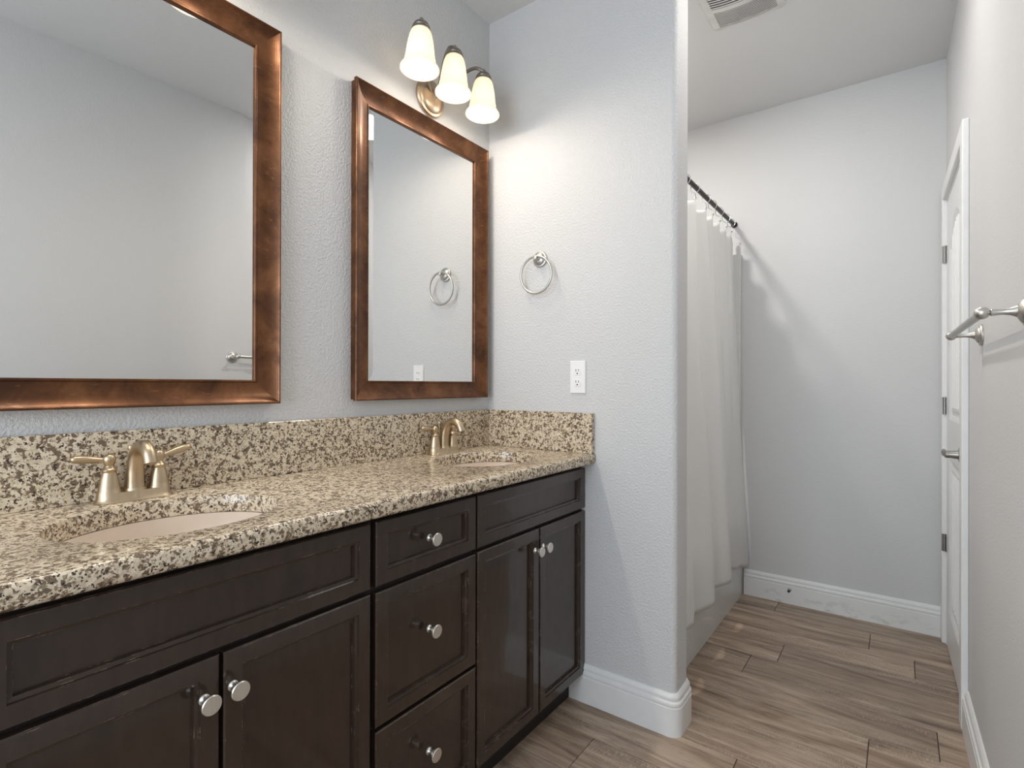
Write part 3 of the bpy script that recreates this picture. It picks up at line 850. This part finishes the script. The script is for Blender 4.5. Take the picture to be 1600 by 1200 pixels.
ring_y = [0.27, 0.42, 0.545, 0.672, 0.831, 0.932, 1.053, 1.175, 1.275]
names = ['ninth', 'eighth', 'seventh', 'sixth', 'fifth', 'fourth', 'third', 'second', 'first']
for y, nm in zip(ring_y, names):
    if y < 0.5: continue
    t = thing('curtain_ring', 'chrome curtain ring on the dark rod, %s from the end wall' % nm, 'curtain ring', (RX, y, RZ), 0, 'chrome rings on the curtain rod')
    bm = bmesh.new()
    n = 30; jy = random.uniform(-0.006, 0.006)
    pts = []
    for k in range(n+1):
        a = math.radians(-70 + 320*k/n)
        pts.append((0.0200*math.cos(a), jy*math.sin(a), -0.007 + 0.0205*math.sin(a)))
    pts += [(0.004, -jy, -0.034), (0.003, -jy, -0.050)]
    tube(bm, pts, 0.0019, 8); obj('wire', bm, M['chrome'], t, smooth=True)
    bm = bmesh.new(); lathe(bm, [(0.0001, -0.006), (0.004, -0.0045), (0.0058, 0), (0.004, 0.0045), (0.0001, 0.006)], 14, Matrix.Translation((0.003, -jy, -0.053))); obj('bead', bm, M['chrome'], t, smooth=True)

def build_curtain():
    ny, nz = 300, 80
    y0, y1 = 0.16, 1.318
    bot = [(0.06, 0.706, .205), (0.19, 0.662, .195), (0.323, 0.706, .215), (0.455, 0.661, .19), (0.587, 0.706, .203), (0.735, 0.661, .208), (0.862, 0.704, .212), (1.00, 0.661, .216), (1.16, 0.668, .185), (1.318, 0.679, .155)]
    def cosmix(y, k):
        for a, b in zip(bot, bot[1:]):
            if y <= b[0]:
                u = (y-a[0])/(b[0]-a[0]); u = (1-math.cos(PI*u))/2
                return a[k]*(1-u) + b[k]*u
        return bot[-1][k]
    edge = [(0, 0.0), (0.13, 0.07), (0.29, 0.27), (0.49, 0.45), (0.65, 0.64), (0.82, 0.82), (0.94, 1.0), (1.0, 1.0)]
    def drop(t):
        for a, b in zip(edge, edge[1:]):
            if t <= b[0]: return a[1] + (b[1]-a[1])*(t-a[0])/(b[0]-a[0])
        return 1.0
    sm = [sum(drop(max(0, min(1, k/100 + d/100))) for d in range(-8, 9))/17 for k in range(101)]
    def surf(y, t):
        """t: 0 at the top hem, 1 at the bottom"""
        q = t*100; k = min(99, int(q)); bl = sm[k] + (sm[k+1]-sm[k])*(q-k)
        fine = 0.0
        for a, b in zip(ring_y, ring_y[1:]):
            if a <= y <= b: fine = -math.cos(2*PI*(y-a)/(b-a))
        xt = 0.600 - 0.014*(1+fine)*(1 - t)**1.2 * (1 if y < 1.28 else 0.2)
        # crests gather into the pleats half way down
        xb = cosmix(y, 1)
        wob = 0.004*math.sin(17*y + 4*t)*math.sin(PI*t) + 0.0025*math.sin(41*y - 7*t)*math.sin(PI*t)
        x = xt*(1-bl) + xb*bl + wob + (xb-0.682)*0.75*math.sin(PI*min(1, t*1.05))**1.5
        sag = 0.0
        for a, b in zip(ring_y, ring_y[1:]):
            if a <= y <= b: sag = 0.012*math.sin(PI*(y-a)/(b-a))
        if y > ring_y[-1]: sag = 0.045*(y-ring_y[-1])/(y1-ring_y[-1])
        ztop = RZ - 0.058 - sag
        zbot = cosmix(y, 2)
        return (x, y, ztop*(1-t) + zbot*t)
    bm = bmesh.new()
    g = [[bm.verts.new(surf(y0 + (y1-y0)*i/ny, j/nz)) for i in range(ny+1)] for j in range(nz+1)]
    for j in range(nz):
        for i in range(ny): bm.faces.new((g[j][i], g[j][i+1], g[j+1][i+1], g[j+1][i]))
    o = obj('shower_curtain', bm, M['cloth'], smooth=180)
    sd = o.modifiers.new('thickness', 'SOLIDIFY'); sd.thickness = 0.0012; sd.offset = 0
    return o
tag(build_curtain(), 'white cloth shower curtain hanging in soft folds outside the tub', 'shower curtain')

# recessed lamp above the tub
t = thing('recessed_light', 'white recessed ceiling lamp over the bathtub', 'light fixture', (0.275, 0.47, H))
bm = bmesh.new(); lathe(bm, [(0.075, -0.0005), (0.078, -0.004), (0.060, -0.008), (0.056, -0.003), (0.056, -0.0005)], 36, cap=False); obj('trim_ring', bm, M['plastic'], t, smooth=True)
bm = bmesh.new(); lathe(bm, [(0.055, -0.0008), (0.045, -0.005), (0, -0.007)], 32); obj('lens', bm, M['bulb'], t, smooth=True)

t = thing('fill_light_disc', 'added white disc at the unseen fill light beyond the end of the short wall, above the picture', 'light fixture', (1.10, 0.20, H))  # disc added above the entry fill light, no known lamp here
bm = bmesh.new(); lathe(bm, [(0.075, -0.0005), (0.155, -0.003), (0.158, -0.006), (0.150, -0.0075), (0, -0.0075)], 40); obj('fill_disc', bm, M['plastic'], t, smooth=True)
# ------------------------------------------------------------------ ceiling exhaust vent
VX0, VX1, VY0, VY1 = 0.712, 0.970, 0.290, 0.566
vxc, vhw = (VX0+VX1)/2, (VX1-VX0)/2
t = thing('exhaust_vent', 'square white exhaust fan grille on the ceiling', 'vent', (vxc, (VY0+VY1)/2, H))
vyc = (VY0+VY1)/2
def bow(x, y):
    s = max(0, 1-(x/vhw)**2); r_ = max(0, 1-(y/((VY1-VY0)/2))**2)
    return -0.006 - 0.016*s*min(1, r_*2.2)
def strip(bm, x0, x1, y0, y1, th=0.0025, n=16, m=2):
    top = [[bm.verts.new((x0+(x1-x0)*i/n, y0+(y1-y0)*j/m, bow(x0+(x1-x0)*i/n, y0+(y1-y0)*j/m))) for i in range(n+1)] for j in range(m+1)]
    bot = [[bm.verts.new((v.co.x, v.co.y, v.co.z+th)) for v in r] for r in top]
    for j in range(m):
        for i in range(n):
            bm.faces.new((top[j][i], top[j][i+1], top[j+1][i+1], top[j+1][i])); bm.faces.new((bot[j][i+1], bot[j][i], bot[j+1][i], bot[j+1][i+1]))
    for i in range(n):
        bm.faces.new((top[0][i+1], top[0][i], bot[0][i], bot[0][i+1])); bm.faces.new((top[m][i], top[m][i+1], bot[m][i+1], bot[m][i]))
    for j in range(m):
        bm.faces.new((top[j][0], top[j+1][0], bot[j+1][0], bot[j][0])); bm.faces.new((top[j+1][n], top[j][n], bot[j][n], bot[j+1][n]))
ix0, ix1 = 0.738-vxc, 0.945-vxc
b1, b2_, b3, b4 = 0.312-vyc, 0.422-vyc, 0.444-vyc, 0.543-vyc
X0, X1, Y0, Y1 = VX0-vxc, VX1-vxc, VY0-vyc, VY1-vyc
bm = bmesh.new()
strip(bm, X0, ix0, Y0+0.02, Y1-0.02, n=3, m=16); strip(bm, ix1, X1, Y0+0.02, Y1-0.02, n=3, m=16)
strip(bm, X0+0.02, X1-0.02, Y0, b1, m=4); strip(bm, X0+0.02, X1-0.02, b4, Y1, m=4); strip(bm, ix0, ix1, b2_, b3)
for cx, cy, a in ((X1-.02, Y1-.02, 0), (X0+.02, Y1-.02, 90), (X0+.02, Y0+.02, 180), (X1-.02, Y0+.02, 270)):
    pts = [(cx, cy)] + arc(cx, cy, 0.02, a, a+90, 6)
    loft(bm, [[(x, y, -0.006) for x, y in pts], [(x, y, -0.0035) for x, y in pts]])
# rim skirt up to the ceiling
sk = arc(X1-.02, Y1-.02, .02, 0, 90, 6) + arc(X0+.02, Y1-.02, .02, 90, 180, 6) + arc(X0+.02, Y0+.02, .02, 180, 270, 6) + arc(X1-.02, Y0+.02, .02, 270, 360, 6)
loft(bm, [[(x, y, -0.0062) for x, y in sk], [(x, y, -0.0003) for x, y in sk]], cap0=False, cap1=False)
obj('grille_frame', bm, M['vent_white'], t, smooth=30)
bm = bmesh.new()
k = 0
y = b3 + 0.003
while y < b4 - 0.003:
    strip(bm, ix0, ix1, y, y+0.0046, 0.0006, m=1); y += 0.0087
y = b1 + 0.004
while y < b2_ - 0.006:
    strip(bm, ix0, ix1, y, y+0.0070, 0.0006, m=1); y += 0.0135
obj('slats', bm, M['vent_white'], t, smooth=30)
bm = bmesh.new(); box(bm, ix0-0.01, ix1+0.01, b1-0.01, b4+0.01, -0.0025, -0.0005); d = obj('duct_backing', bm, M['vent_dark'], t); d['label'] = 'dark duct behind the slats'

# ------------------------------------------------------------------ door stop on the far baseboard
t = thing('door_stop', 'small dark door stop stub on the end-wall baseboard', 'door stop', (0.8700, D-0.0165, 0.072))
bm = bmesh.new(); lathe(bm, [(0.0075, 0), (0.0075, 0.003), (0.0045, 0.005), (0.0040, 0.014)], 18, frame_to((0, 0, 0), (-0.15, -1, -0.25))); obj('stub', bm, M['steel_dull'], t, smooth=True)
bm = bmesh.new(); lathe(bm, [(0.0055, 0.013), (0.0060, 0.016), (0.0050, 0.019), (0, 0.020)], 18, frame_to((0, 0, 0), (-0.15, -1, -0.25))); obj('tip', bm, M['slot'], t, smooth=True)
